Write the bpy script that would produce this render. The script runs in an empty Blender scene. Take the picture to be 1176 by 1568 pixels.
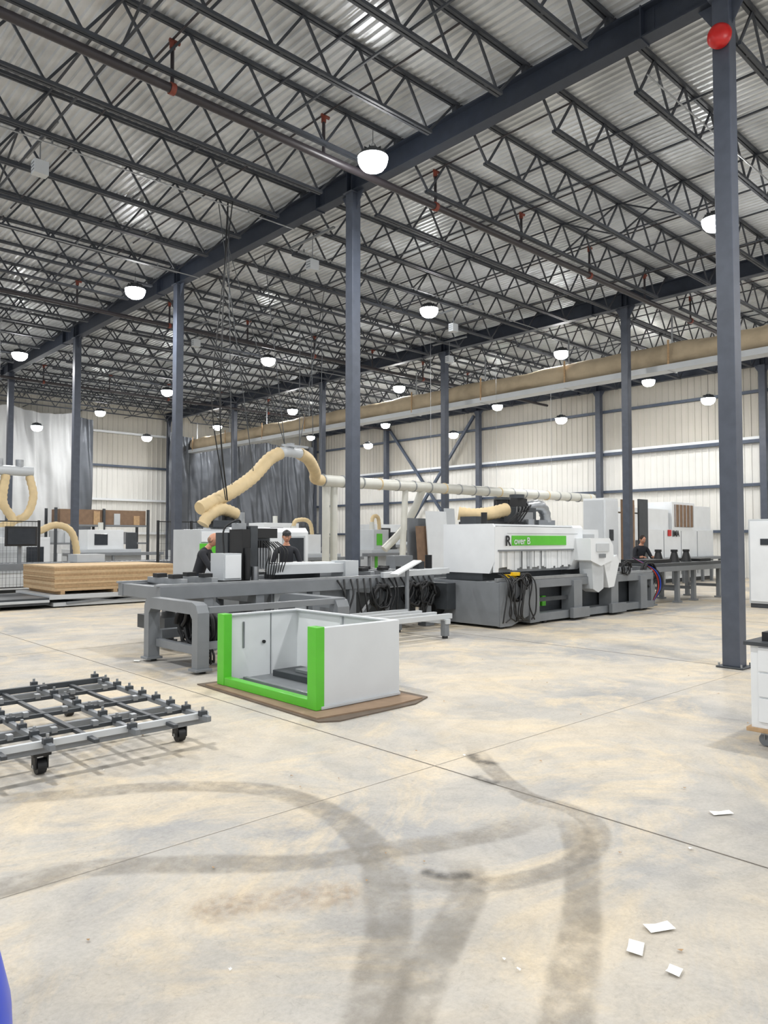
import bpy, math, random
from mathutils import Vector, Matrix, noise
random.seed(7)
S=bpy.context.scene
COL=S.collection

# ------------------------------------------------------------------ materials
def srgb(c):
    return tuple(((x/255)/12.92 if x/255<=0.04045 else ((x/255+0.055)/1.055)**2.4) for x in c)
def mat(name,col,rough=.5,metal=0,var=.12,scale=6,bump=0,bscale=40,emit=None,alpha=None):
    m=bpy.data.materials.new(name); m.use_nodes=True
    nt=m.node_tree; b=nt.nodes['Principled BSDF']
    c=srgb(col)
    geo=nt.nodes.new('ShaderNodeNewGeometry')
    n=nt.nodes.new('ShaderNodeTexNoise'); n.inputs['Scale'].default_value=scale; n.inputs['Detail'].default_value=4
    nt.links.new(geo.outputs['Position'],n.inputs['Vector'])
    r=nt.nodes.new('ShaderNodeValToRGB')
    r.color_ramp.elements[0].position=.3; r.color_ramp.elements[1].position=.7
    r.color_ramp.elements[0].color=tuple(x*(1-var) for x in c)+(1,)
    r.color_ramp.elements[1].color=tuple(min(1,x*(1+var)) for x in c)+(1,)
    nt.links.new(n.outputs['Fac'],r.inputs['Fac']); nt.links.new(r.outputs['Color'],b.inputs['Base Color'])
    b.inputs['Roughness'].default_value=rough; b.inputs['Metallic'].default_value=metal
    if bump:
        n2=nt.nodes.new('ShaderNodeTexNoise'); n2.inputs['Scale'].default_value=bscale; n2.inputs['Detail'].default_value=3
        nt.links.new(geo.outputs['Position'],n2.inputs['Vector'])
        bp=nt.nodes.new('ShaderNodeBump'); bp.inputs['Strength'].default_value=bump; bp.inputs['Distance'].default_value=.08
        nt.links.new(n2.outputs['Fac'],bp.inputs['Height']); nt.links.new(bp.outputs['Normal'],b.inputs['Normal'])
    if emit:
        b.inputs['Emission Color'].default_value=(1,1,1,1); b.inputs['Emission Strength'].default_value=emit
    if alpha is not None: b.inputs['Alpha'].default_value=alpha
    return m
M_col=mat('column_paint',(72,78,90),.45)
M_beam=mat('beam_paint',(44,51,64),.5)
M_joist=mat('joist_paint',(58,62,69),.55)
M_deck=mat('galvanised_deck',(214,217,220),.34,.35,.22,1.0)
M_wall=mat('wall_liner_panel',(220,219,214),.6,0,.05,.6)
M_wallshade=mat('wall_panel_shaded',(184,180,170),.65,0,.06,.6)  # shade on the upper wall put into a darker panel colour
M_girt=mat('girt_paint',(72,82,98),.5)
M_white=mat('white_enamel',(224,227,229),.35,0,.03,3)
M_lgrey=mat('light_grey_enamel',(190,194,197),.4,0,.04,3)
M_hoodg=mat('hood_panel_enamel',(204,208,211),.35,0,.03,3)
M_grey=mat('machine_grey_paint',(120,124,128),.42,0,.07,4)
M_dgrey=mat('dark_grey_steel',(64,68,72),.45,.2)
M_black=mat('black_rubber',(24,25,27),.5)
M_green=mat('green_enamel',(88,186,48),.35,0,.04)
M_steel=mat('bare_steel',(160,163,166),.35,.7)
M_hose=mat('dust_hose_fabric',(208,186,144),.6,0,.08,5)
M_duct=mat('white_spiral_duct',(204,204,196),.4,.1,.05,3)
M_chip=mat('particle_board',(198,172,136),.8,0,.1,10)
M_chipd=mat('particle_board_edge',(178,148,112),.85,0,.15,20)
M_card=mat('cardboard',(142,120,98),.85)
M_cardd=mat('cardboard_underside',(104,92,80),.85)
M_red=mat('red_enamel',(190,30,28),.35)
M_rust=mat('red_primer_fitting',(120,56,42),.5)
M_pipe=mat('sprinkler_pipe_paint',(48,44,48),.4)
M_yel=mat('yellow_plastic',(235,190,20),.4)
M_blue=mat('blue_plastic',(16,60,190),.35)
M_fabric=mat('beige_canvas',(180,164,138),.85,0,.12,2,.6,3)
M_tarp=mat('silver_tarp',(92,96,102),.4,.35,.08,1.0,.35,1.6)
M_plastic=mat('translucent_plastic_sheet',(190,192,193),.42,0,.05,.8,.35,1.4)
M_skin=mat('skin',(205,150,122),.5)
M_lips=mat('lips',(170,100,88),.5)
M_hairb=mat('dark_hair',(42,32,26),.7)
M_hairg=mat('grey_stubble',(150,120,100),.7)
M_shirt=mat('dark_work_shirt',(34,36,42),.8)
M_pants=mat('work_trousers',(44,50,66),.85)
M_boot=mat('work_boots',(50,38,28),.7)
M_paper=mat('paper',(238,238,234),.7)
M_lens=mat('lamp_lens',(255,255,255),.4,emit=60)
M_glass=mat('tinted_screen',(46,50,56),.15)
M_brown=mat('brown_board',(128,104,84),.8)
M_joint=mat('joint_filler',(116,110,102),.9)
M_jointl=mat('joint_filler_worn',(176,170,160),.9)

# ------------------------------------------------------------------ mesh builder
def crom(pts,n=6):
    P=[Vector(p) for p in pts]; P=[P[0]*2-P[1]]+P+[P[-1]*2-P[-2]]; out=[]
    for i in range(1,len(P)-2):
        a,b,c,d=P[i-1:i+3]
        for k in range(n):
            t=k/n
            out.append(.5*((2*b)+(c-a)*t+(2*a-5*b+4*c-d)*t*t+(-a+3*b-3*c+d)*t**3))
    out.append(P[-2]); return out
RE=random.Random(3)
class B:
    def __init__(s,name): s.name=name; s.v=[]; s.f=[]; s.m=[]; s.sm=[]; s.mats=[]; s.T=None
    def add(s,V,F,mt,smooth=False):
        if mt not in s.mats: s.mats.append(mt)
        k=s.mats.index(mt); o=len(s.v)
        s.v+= [tuple(s.T@Vector(p)) if s.T else tuple(p) for p in V]
        for f in F: s.f.append([i+o for i in f]); s.m.append(k); s.sm.append(smooth)
    def box(s,x0,x1,y0,y1,z0,z1,mt):
        e=RE.uniform(0,.0022); e2=RE.uniform(0,.0022)
        x0-=e;x1+=e;y0-=e2;y1+=e2;z1+=e
        V=[(x,y,z) for x in(x0,x1) for y in(y0,y1) for z in(z0,z1)]
        s.add(V,[(0,1,3,2),(4,6,7,5),(0,4,5,1),(2,3,7,6),(0,2,6,4),(1,5,7,3)],mt)
    def mem(s,p0,p1,w,h,mt):
        p0=Vector(p0);p1=Vector(p1);d=(p1-p0).normalized()
        up=Vector((0,0,1)) if abs(d.z)<.95 else Vector((0,1,0))
        sd=d.cross(up).normalized()*w/2; u=sd.cross(d).normalized()*h/2
        V=[p+a*sd+b*u for p in(p0,p1) for a,b in((-1,-1),(1,-1),(1,1),(-1,1))]
        s.add(V,[(0,3,2,1),(4,5,6,7),(0,1,5,4),(1,2,6,5),(2,3,7,6),(3,0,4,7)],mt)
    def prism(s,poly,y0,y1,mt,ax='y'):
        n=len(poly)
        if ax=='y': V=[(a,y0,b) for a,b in poly]+[(a,y1,b) for a,b in poly]
        elif ax=='x': V=[(y0,a,b) for a,b in poly]+[(y1,a,b) for a,b in poly]
        else: V=[(a,b,y0) for a,b in poly]+[(a,b,y1) for a,b in poly]
        F=[list(range(n)),list(range(2*n-1,n-1,-1))]+[(i,(i+1)%n,n+(i+1)%n,n+i) for i in range(n)]
        s.add(V,F,mt)
    def tube(s,pts,r,mt,seg=10,cap=True,smooth=True):
        P=[Vector(p) for p in pts]; n=len(P)
        R=r if isinstance(r,(list,tuple)) else [r]*n
        t=(P[1]-P[0]).normalized(); a=Vector((0,0,1)) if abs(t.z)<.9 else Vector((1,0,0))
        u=t.cross(a).normalized(); V=[]
        for i in range(n):
            t=(P[min(i+1,n-1)]-P[max(i-1,0)])
            if t.length<1e-6: t=Vector((0,0,1))
            t.normalize(); u=(u-t*u.dot(t))
            if u.length<1e-5: u=t.orthogonal()
            u.normalize(); w=t.cross(u)
            for k in range(seg):
                an=2*math.pi*k/seg; V.append(P[i]+R[i]*(math.cos(an)*u+math.sin(an)*w))
        F=[(i*seg+k,i*seg+(k+1)%seg,(i+1)*seg+(k+1)%seg,(i+1)*seg+k) for i in range(n-1) for k in range(seg)]
        s.add(V,F,mt,smooth)
        if cap: s.add(V[:seg],[list(range(seg))[::-1]],mt); s.add(V[-seg:],[list(range(seg))],mt)
    def cyl(s,p0,p1,r,mt,seg=16,r2=None): s.tube([p0,p1],[r,r if r2 is None else r2],mt,seg)
    def hose(s,pts,r,mt,step=.05,seg=14):
        C=crom(pts,12); out=[C[0]]; acc=0
        for i in range(1,len(C)):
            a=C[i-1]; d=C[i]-a; L=d.length
            while acc+L>=step and L>1e-6:
                a=a+d*((step-acc)/L); out.append(a); d=C[i]-a; L=d.length; acc=0
            acc+=L
        if len(out)<3: out=C
        s.tube(out,[r*(1 if i%2 else .88) for i in range(len(out))],mt,seg)
    def ell(s,c,rx,ry,rz,mt,seg=20,rings=14,fn=None):
        V=[];F=[]
        for i in range(rings+1):
            th=math.pi*i/rings
            for k in range(seg):
                ph=2*math.pi*k/seg
                p=Vector((rx*math.sin(th)*math.cos(ph),ry*math.sin(th)*math.sin(ph),rz*math.cos(th)))
                if fn: p=fn(p)
                V.append(Vector(c)+p)
        for i in range(rings):
            for k in range(seg): F.append((i*seg+k,(i+1)*seg+k,(i+1)*seg+(k+1)%seg,i*seg+(k+1)%seg))
        s.add(V,F,mt,True)
    def coil(s,c,R,r,mt,ax='x',n=4,sp=.03,jit=.02):
        pts=[]
        for i in range(n*16+1):
            an=2*math.pi*i/16; rr=R+random.uniform(-jit,jit); o=sp*i/16+random.uniform(-jit,jit)*.3
            if ax=='x': pts.append((c[0]+o,c[1]+rr*math.cos(an),c[2]+rr*math.sin(an)))
            elif ax=='y': pts.append((c[0]+rr*math.cos(an),c[1]+o,c[2]+rr*math.sin(an)))
            else: pts.append((c[0]+rr*math.cos(an),c[1]+rr*math.sin(an),c[2]+o))
        s.tube(crom(pts,2),r,mt,6)
    def done(s,bevel=0,parent=None):
        xs=[p[0] for p in s.v];ys=[p[1] for p in s.v];zs=[p[2] for p in s.v]
        o=Vector(((min(xs)+max(xs))/2,(min(ys)+max(ys))/2,min(zs)))
        me=bpy.data.meshes.new(s.name); me.from_pydata([tuple(Vector(p)-o) for p in s.v],[],s.f)
        for m in s.mats: me.materials.append(m)
        me.polygons.foreach_set('material_index',s.m); me.polygons.foreach_set('use_smooth',s.sm); me.update()
        ob=bpy.data.objects.new(s.name,me); COL.objects.link(ob); ob.location=o
        if bevel:
            md=ob.modifiers.new('bevel','BEVEL'); md.width=bevel; md.segments=2; md.limit_method='ANGLE'; md.angle_limit=math.radians(50)
        if parent: ob.parent=parent; ob.location=o-parent.location
        return ob

X0,X1,X2,X3=-1.27,9.83,20.93,32.03
YS=[3.93+7.55*k for k in range(-2,6)]
XE,YN=32.45,41.95; XW,YSO=-9,-11.2
ZB=8.8; ZD=9.42
# ------------------------------------------------------------------ floor
def floor_mat():
    m=bpy.data.materials.new('dusty_concrete'); m.use_nodes=True; nt=m.node_tree; N=nt.nodes; L=nt.links
    b=N['Principled BSDF']; g=N.new('ShaderNodeNewGeometry')
    def nz(sc,det=6,ro=.6,dist=0):
        n=N.new('ShaderNodeTexNoise'); n.inputs['Scale'].default_value=sc; n.inputs['Detail'].default_value=det
        n.inputs['Roughness'].default_value=ro; n.inputs['Distortion'].default_value=dist
        L.new(g.outputs['Position'],n.inputs['Vector']); return n.outputs['Fac']
    def ramp(src,stops):
        r=N.new('ShaderNodeValToRGB'); e=r.color_ramp.elements
        while len(e)<len(stops): e.new(.5)
        for k,(p,c) in enumerate(stops): e[k].position=p; e[k].color=c if len(c)==4 else tuple(c)+(1,)
        L.new(src,r.inputs['Fac']); return r.outputs['Color']
    def mix(f,a,bb,mode='MIX'):
        x=N.new('ShaderNodeMix'); x.data_type='RGBA'; x.blend_type=mode
        if isinstance(f,float): x.inputs[0].default_value=f
        else: L.new(f,x.inputs[0])
        L.new(a,x.inputs[6]); L.new(bb,x.inputs[7]); return x.outputs[2]
    base=ramp(nz(.42,7,.62,.5),[(.36,srgb((160,159,157))),(.48,srgb((184,179,170))),(.62,srgb((204,193,174)))])
    dust=ramp(nz(.7,9,.72,1.6),[(.47,(0,0,0)),(.62,(1,1,1))])
    dc=N.new('ShaderNodeRGB'); dc.outputs[0].default_value=srgb((222,204,172))+(1,)
    ms=N.new('ShaderNodeMath'); ms.operation='MULTIPLY'; ms.inputs[1].default_value=.65; L.new(dust,ms.inputs[0])
    c=mix(ms.outputs[0],base,dc.outputs[0])
    c=mix(.5,c,ramp(nz(3.5,10,.75,.8),[(.3,(.62,.62,.63)),(.55,(1,1,1))]),'MULTIPLY')
    c=mix(.55,c,ramp(nz(45,4,.7),[(.3,(.76,.75,.74)),(.6,(1,1,1))]),'MULTIPLY')
    c=mix(.4,c,ramp(nz(14,8,.8,2),[(.36,(.6,.58,.56)),(.44,(1,1,1))]),'MULTIPLY')
    L.new(c,b.inputs['Base Color'])
    rr=ramp(nz(1.6,5),[(.35,(.5,)*3),(.65,(.75,)*3)]); L.new(rr,b.inputs['Roughness'])
    bp=N.new('ShaderNodeBump'); bp.inputs['Strength'].default_value=.15; bp.inputs['Distance'].default_value=.02
    L.new(nz(25,8,.7),bp.inputs['Height']); L.new(bp.outputs['Normal'],b.inputs['Normal'])
    return m
b=B('floor'); b.box(XW,XE+.3,YSO,YN+.3,-.2,-.0022,floor_mat()); b.done()
b=B('floor_joint')
for x in (3.98,9.83,15.4,20.93,26.5): b.mem((x,YSO,0),(x,YN,0),.009,.0016,M_joint)
for y in YS: b.mem((XW,y-.2,0),(XE,y-.2,0),.005,.0014,M_jointl)
b.done()
def decal_mat(name,col,al,sc=5,lo=.35,hi=.62,ew=.45,rmin=.15):
    m=bpy.data.materials.new(name); m.use_nodes=True; nt=m.node_tree; N=nt.nodes; L=nt.links; b=N['Principled BSDF']
    b.inputs['Base Color'].default_value=srgb(col)+(1,); b.inputs['Roughness'].default_value=.65
    uv=N.new('ShaderNodeUVMap'); sx=N.new('ShaderNodeSeparateXYZ'); L.new(uv.outputs[0],sx.inputs[0])
    def edge(o,w):
        a=N.new('ShaderNodeMath'); a.operation='SUBTRACT'; a.inputs[0].default_value=1; L.new(o,a.inputs[1])
        c=N.new('ShaderNodeMath'); c.operation='MINIMUM'; L.new(o,c.inputs[0]); L.new(a.outputs[0],c.inputs[1])
        d=N.new('ShaderNodeMapRange'); d.interpolation_type='SMOOTHSTEP'; d.inputs[1].default_value=0; d.inputs[2].default_value=w; L.new(c.outputs[0],d.inputs[0]); return d.outputs[0]
    g=N.new('ShaderNodeNewGeometry'); n=N.new('ShaderNodeTexNoise'); n.inputs['Scale'].default_value=sc; n.inputs['Detail'].default_value=10; n.inputs['Roughness'].default_value=.75
    L.new(g.outputs['Position'],n.inputs['Vector'])
    r=N.new('ShaderNodeMapRange'); r.inputs[1].default_value=lo; r.inputs[2].default_value=hi; r.inputs[3].default_value=rmin; r.inputs[4].default_value=1; L.new(n.outputs['Fac'],r.inputs[0])
    def mul(a,c):
        x=N.new('ShaderNodeMath'); x.operation='MULTIPLY'; L.new(a,x.inputs[0])
        if isinstance(c,float): x.inputs[1].default_value=c
        else: L.new(c,x.inputs[1])
        return x.outputs[0]
    L.new(mul(mul(mul(edge(sx.outputs[0],ew),edge(sx.outputs[1],.18)),r.outputs[0]),al),b.inputs['Alpha'])
    return m
def ribbons(name,lines,mt,z):
    V=[];F=[];UV=[]
    for pts,w in lines:
        C=crom([(p[0],p[1],z) for p in pts],10); o=len(V); n=len(C)
        for i,p in enumerate(C):
            t=(C[min(i+1,n-1)]-C[max(i-1,0)]).normalized(); s=Vector((-t.y,t.x,0))*w/2*(1+.15*noise.noise(p*2.3))
            V+= [tuple(p+s),tuple(p-s)]
            UV+=[(0,i/(n-1)),(1,i/(n-1))]
        F+=[(o+2*i,o+2*i+1,o+2*i+3,o+2*i+2) for i in range(n-1)]; z+=.0004
    me=bpy.data.meshes.new(name); me.from_pydata(V,[],F); me.materials.append(mt)
    ul=me.uv_layers.new(name='UVMap')
    for l in me.loops: ul.data[l.index].uv=UV[l.vertex_index]
    ob=bpy.data.objects.new(name,me); COL.objects.link(ob)
T1=[(.9,5.6),(1.63,5.03),(2.31,4.66),(2.77,4.17),(2.85,3.58),(2.69,2.98),(2.35,2.49),(1.97,2.12),(1.60,1.80),(.9,1.2)]
T2=[(.4,4.0),(1.05,3.85),(1.5,3.75),(1.9,3.45),(2.3,3.1),(2.77,2.88),(3.33,2.66),(3.88,2.62)]
T3=[(2.45,2.8),(2.62,2.5),(2.8,2.30),(3.11,2.17),(3.5,2.16),(3.8,2.3),(3.95,2.55),(3.95,2.89),(4.13,3.24),(4.4,3.65),(4.8,4.1)]
T4=[(3.9,2.6),(3.51,2.22),(2.84,1.80),(2.39,1.56),(2.05,1.38),(1.3,1.0)]
T5=[(2.95,2.6),(2.75,2.34),(2.33,2.12),(1.98,1.94),(1.66,1.75),(1.0,1.35)]
ribbons('tire_marks',[(T1,.25),(T2,.24),(T3,.18),(T4,.22),(T5,.22)],decal_mat('tire_dirt',(146,139,128),.5,5,.36,.62,.2,.1),.0016)
ribbons('oil_stains',[([(4.35,3.4),(4.3,3.6),(4.42,3.75)],.14),([(4.0,3.15),(3.98,3.25),(4.02,3.4)],.14),([(2.68,2.62),(2.72,2.5),(2.85,2.38)],.12)],decal_mat('oil_dirt',(48,46,44),.65,9),.005)
ribbons('floor_scuff',[([(1.6,2.95),(1.8,2.95),(2.15,2.75),(2.35,2.6)],.34)],decal_mat('scuff_dirt',(166,144,120),.5,22,.47,.56),.0068)
b=B('paper_scraps')
scr=[(3.03,1.54,.12,.06,-.5),(2.81,1.53,.1,.06,.4),(2.77,1.35,.06,.05,.2),(4.55,1.91,.13,.05,-.6),(4.4,9.6,.1,.08,1)]
for k in range(60): scr.append((random.uniform(1,9),random.uniform(.8,9),random.uniform(.01,.025),random.uniform(.008,.018),random.uniform(0,3)))
for k,(x,y,w,h,a) in enumerate(scr):
    b.T=Matrix.Translation((x,y,.006))@Matrix.Rotation(a,4,'Z')
    b.add([(-w/2,-h/2,0),(w/2,-h/2,0.002),(w/2,h/2,.006),(0,h/2,.0),(-w/2,h/2,.007)],[(0,1,2,3,4)],M_paper if k<5 or k%3==0 else M_chipd)
b.T=None; b.done()

# ------------------------------------------------------------------ walls
def wall(name,axis,c,a0,a1,z1):
    b=B(name); a=a0;prof=[]
    while a<a1:
        for da,d in((0,0),(.2,0),(.22,.03),(.28,.03)): prof.append((a+da,d))
        a+=.3
    n=len(prof)
    for za,zb_,mt in((0,5.9,M_wall),(5.9,z1,M_wallshade)):
        V=[(c-d,p,z) if axis=='x' else (p,c-d,z) for z in(za,zb_) for p,d in prof]
        b.add(V,[(i,i+1,n+i+1,n+i) for i in range(n-1)],mt)
    if axis=='x': b.box(c+.005,c+.25,a0,a1,0,z1,M_wall)
    else: b.box(a0,a1,c+.005,c+.25,0,z1,M_wall)
    return b.done()
wall('wall_east','x',XE,YSO,YN,ZD+.3)
wall('wall_north','y',YN,XW,XE,ZD+.3)
b=B('wall_girts')
for z in (1.9,3.85,5.8,7.75):
    b.box(XE-.2,XE-.03,YSO,YN,z,z+.12,M_girt if z!=5.8 else M_white)
    b.box(XW,XE,YN-.2,YN-.03,z,z+.12,M_white if z!=5.8 else M_girt)
b.box(XE-.24,XE-.03,YSO,YN,5.66,5.8,M_girt)
for (ya,yb) in((27,34),(34,27)): b.mem((XE-.3,ya,.3),(XE-.3,yb,8.6),.14,.14,M_girt)
b.done()
# ------------------------------------------------------------------ columns & beams
def column(x,y,top=ZB,s=.22):
    b=B('steel_column'); h=s/2
    b.box(x-h,x+h,y-h,y+h,.02,top,M_col)
    b.box(x-.17,x+.17,y-.17,y+.17,0,.02,M_dgrey)
    for i in(-1,1):
        for j in(-1,1): b.cyl((x+i*.14,y+j*.14,.02),(x+i*.14,y+j*.14,.06),.013,M_steel,8)
    b.box(x-.17,x+.17,y-.14,y+.14,top-.02,top,M_col)
    b.prism([(y-.32,top),(y-.11,top-.35),(y-.11,top)],x-.01,x+.01,M_col,'x')
    b.prism([(y+.32,top),(y+.11,top),(y+.11,top-.35)],x-.01,x+.01,M_col,'x')
    return b.done(.012)
for X in (X0,X1,X2):
    for y in YS:
        if y<YN-1: column(X,y)
for y in YS: column(X3,min(y,YN-.35),ZB,.26)
for x in (4.3,15.4,X2,26.5): column(x,YN-.35,ZB,.2)
def ibeam(b,x,y0,y1,z0,z1,w):
    b.box(x-w/2,x+w/2,y0,y1,z0,z0+.025,M_beam); b.box(x-w/2,x+w/2,y0,y1,z1-.025,z1,M_beam)
    b.box(x-.012,x+.012,y0,y1,z0+.025,z1-.025,M_beam)
    for yy in YS:
        b.box(x-w/2+.01,x+w/2-.01,yy-.09,yy-.075,z0+.02,z1-.02,M_beam); b.box(x-w/2+.01,x+w/2-.01,yy+.075,yy+.09,z0+.02,z1-.02,M_beam)
        b.box(x-w/2-.01,x+w/2+.01,yy+1.1,yy+1.12,z0-.02,z1+.01,M_beam); b.box(x-.02,x+.02,yy+.95,yy+1.27,z0+.05,z1-.05,M_beam)
for X in (X0,X1,X2,X3):
    b=B('roof_girder'); ibeam(b,X,YSO,YN,ZB,ZB+.46,.24); b.done()
# ------------------------------------------------------------------ ceiling deck
b=B('ceiling'); prof=[]; x=XW
while x<XE+.2:
    for dx,dz in((0,0),(.05,0),(.065,.04),(.135,.04)): prof.append((x+dx,ZD+dz))
    x+=.15
n=len(prof); V=[(p,YSO,z) for p,z in prof]+[(p,YN+.2,z) for p,z in prof]
b.add(V,[(i,i+1,n+i+1,n+i) for i in range(n-1)],M_deck)
b.box(XW,XE+.25,YSO,YN+.25,ZD+.1,ZD+.3,M_deck); b.done()
# ------------------------------------------------------------------ joists
b=B('roof_joists'); sp=7.55/5
zt=ZD-.045; zb=8.62
def joist(xa,xb,y):
    for o in(-.034,.034):
        b.box(xa+.02,xb-.02,y+o-.022,y+o+.022,zt-.02,zt+.03,M_joist)
        b.box(xa+.75,xb-.75,y+o-.022,y+o+.022,zb-.025,zb+.025,M_joist)
    b.box(xa-.0,xa+.12,y-.05,y+.05,ZB+.46,zt,M_joist); b.box(xb-.12,xb,y-.05,y+.05,ZB+.46,zt,M_joist)
    n=9; L=(xb-xa-1.6)/n
    b.mem((xa+.12,y,zt),(xa+.8,y,zb),.035,.035,M_joist); b.mem((xb-.12,y,zt),(xb-.8,y,zb),.035,.035,M_joist)
    for i in range(n):
        p=xa+.8+i*L
        b.mem((p,y,zb),(p+L/2,y,zt),.03,.038,M_joist); b.mem((p+L/2,y,zt),(p+L,y,zb),.03,.038,M_joist)
    for i in range(14):
        p=xa+1.1+i*(xb-xa-2.2)/13; b.box(p-.03,p+.03,y-.02,y+.02,zb-.02,zb+.02,M_joist)
y=YS[0]-sp*2
while y<YN-.3:
    if y>YSO:
        for xa,xb in((X0,X1),(X1,X2),(X2,X3)): joist(xa,xb,y+.12)
        joist(X0-7.5,X0,y+.12)
    y+=sp
for xa in (X0,X1,X2):
    for q in (.25,.5,.75):
        xx=xa+11.1*q
        b.box(xx-.015,xx+.015,YSO,YN-.3,zb+.03,zb+.06,M_joist); b.box(xx-.015,xx+.015,YSO,YN-.3,zt-.06,zt-.03,M_joist)
    y=YS[0]-sp*2+.12; k=0
    while y<YN-2:
        if y>YSO and k%5 in(0,4):
            xx=xa+5.55; b.mem((xx,y,zb),(xx,y+sp,zt),.03,.03,M_joist); b.mem((xx,y,zt),(xx,y+sp,zb),.03,.03,M_joist)
        y+=sp; k+=1
b.done()
for (xa,xb,yy,zz) in((10.2,20.6,5.2,8.55),(-8,9.6,13.2,8.52),(10.2,20.6,14.2,8.55),(-8,9.6,17.4,8.52),(10.2,20.6,24,8.55)):
    b=B('electrical_conduit'); b.cyl((xa,yy,zz),(xb,yy,zz),.014,M_steel,6); x=xa+.4
    while x<xb: b.box(x-.01,x+.01,yy-.02,yy+.02,zz,zz+.08,M_steel); x+=2
    b.done()
# ------------------------------------------------------------------ sprinkler pipes
for (Y,rr) in((10.15,.07),(21.7,.06),(33.3,.06)):
    b=B('sprinkler_pipework'); z=8.42
    b.cyl((XW,Y,z),(31.6,Y,z),rr,M_pipe,14)
    x=-6.5; k=0
    while x<31:
        b.cyl((x,Y,z+rr),(x,Y,z+.72),.03,M_pipe,8)
        if k%2==0: b.cyl((x-.04,Y,z),(x+.04,Y,z),rr+.02,M_rust,14)
        b.cyl((x,Y,z+.62),(x,Y,z+.72),.045,M_rust,10)
        b.cyl((x-.05,Y,z+.74),(x+.12,Y,z+.74),.03,M_rust,8)
        b.cyl((x,max(Y-3.2,YSO),9.18),(x,min(Y+7.8,YN-.5),9.18),.018,M_pipe,8)
        x+=2.9; k+=1
    b.done()
# ------------------------------------------------------------------ rolled canvas curtain along girder
b=B('rolled_canvas_curtain')
V=[];F=[];seg=14;ny=220
for i in range(ny+1):
    y=-9+49.6*i/ny
    for k in range(seg):
        an=2*math.pi*k/seg; nn=noise.noise(Vector((math.cos(an)*1.6,y*1.3,math.sin(an)*1.6)))
        V.append((22.05+(.26+.07*nn)*math.cos(an),y,7.36+(.34+.08*nn-.03*abs(math.sin(y*.85)))*math.sin(an)))
F=[(i*seg+k,i*seg+(k+1)%seg,(i+1)*seg+(k+1)%seg,(i+1)*seg+k) for i in range(ny) for k in range(seg)]
b.add(V,F,M_fabric,True)
b.box(21.7,21.76,-9,40.6,6.84,7.0,M_lgrey); b.box(21.7,22.2,-9,40.6,6.82,6.86,M_lgrey)
for k in range(14):
    y=-8+k*3.7
    b.box(22.0,22.04,y,y+.04,7.6,8.6,M_steel); b.box(21.72,22.3,y,y+.05,6.81,6.85,M_steel); b.box(21.70,21.73,y-.02,y+.03,6.9,7.75,M_chipd)
b.done()
# ------------------------------------------------------------------ tarps / sheets
def sheet(name,xa,xb,y,z0,z1,mt,amp=.18,fr=2.2,sag=.25):
    b=B(name); nx=int((xb-xa)*16); nz=36; V=[]
    for j in range(nz+1):
        for i in range(nx+1):
            x=xa+(xb-xa)*i/nx; t=j/nz
            top=z1-sag*abs(math.sin((x-xa)*.9))
            z=z0+(top-z0)*t
            d=amp*(noise.noise(Vector((x*fr,z*.3,3)))+.6*noise.noise(Vector((x*fr*2.6+z*.3,z*.3,9)))+.15*noise.noise(Vector((x*3+z*1.5,z*1.5-x,5))))
            V.append((x,y-abs(amp)*1.0+d,z))
    F=[(j*(nx+1)+i,j*(nx+1)+i+1,(j+1)*(nx+1)+i+1,(j+1)*(nx+1)+i) for j in range(nz) for i in range(nx)]
    b.add(V,F,mt,True); return b.done()
sheet('silver_tarp_curtain',20.6,31.4,41.2,.6,8.0,M_tarp,.38,1.5)
sheet('plastic_sheet_curtain',4.8,15.0,41.2,.1,8.6,M_plastic,.34,1.5,.3)
sheet('silver_tarp_curtain',15.0,16.0,41.0,1.5,8.3,M_tarp,.22,2,.1)

# ------------------------------------------------------------------ lamps
lm=None
def lamp(x,y,z,power):
    global lm
    if lm is None:
        b=B('high_bay_lamp')
        b.cyl((0,0,.05),(0,0,.12),.27,M_dgrey,28,.23); b.cyl((0,0,.12),(0,0,.22),.14,M_dgrey,20,.09)
        for k in range(12):
            a=k*math.pi/6; b.mem((.09*math.cos(a),.09*math.sin(a),.15),(.2*math.cos(a),.2*math.sin(a),.15),.01,.07,M_dgrey)
        b.tube([(0,0,-.19),(0,0,-.18),(0,0,-.14),(0,0,-.08),(0,0,0),(0,0,.05)],[.05,.12,.19,.235,.26,.262],M_lens,28)  # lens widened and domed so its shape imitates the lamp's round glare
        b.tube(crom([(0,0,.2),(0,.05,.26),(0,0,.32),(0,-.05,.26),(0,0,.2)],4),.008,M_steel,6)
        b.cyl((0,0,.32),(0,0,.55),.006,M_dgrey,6)
        ob=b.done(); lm=ob.data
    else:
        ob=bpy.data.objects.new('high_bay_lamp',lm); COL.objects.link(ob)
    ob.location=(x,y,z-.15)
    bb=B('hanger_rod'); bb.cyl((x,y,z+.4),(x,y,8.62),.006,M_dgrey,6); bb.done(parent=ob)
    ld=bpy.data.lights.new('lamp_light','AREA'); ld.shape='DISK'; ld.size=.42; ld.energy=power; ld.color=(1,.995,.985)
    lo=bpy.data.objects.new('lamp_light',ld); COL.objects.link(lo); lo.parent=ob; lo.location=(0,0,-.012)
PW=222
L=[(8.5,9.4),(8.45,18.8),(8.4,28.2),(8.4,37)]+[(15.4,y) for y in(-2,6.4,14.6,22.8,30.8,38.3)]+[(22.45,y) for y in(-2,6.4,14.8,23.1,31,38.5)]
for x,y in L: lamp(x,y,8.2,PW*(.6 if y>30 else 1))
for x,y in [(29.2,y) for y in(-2,6.4,15,23,31.2,38.3)]: lamp(x,y,8.2,PW*.5)
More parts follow.
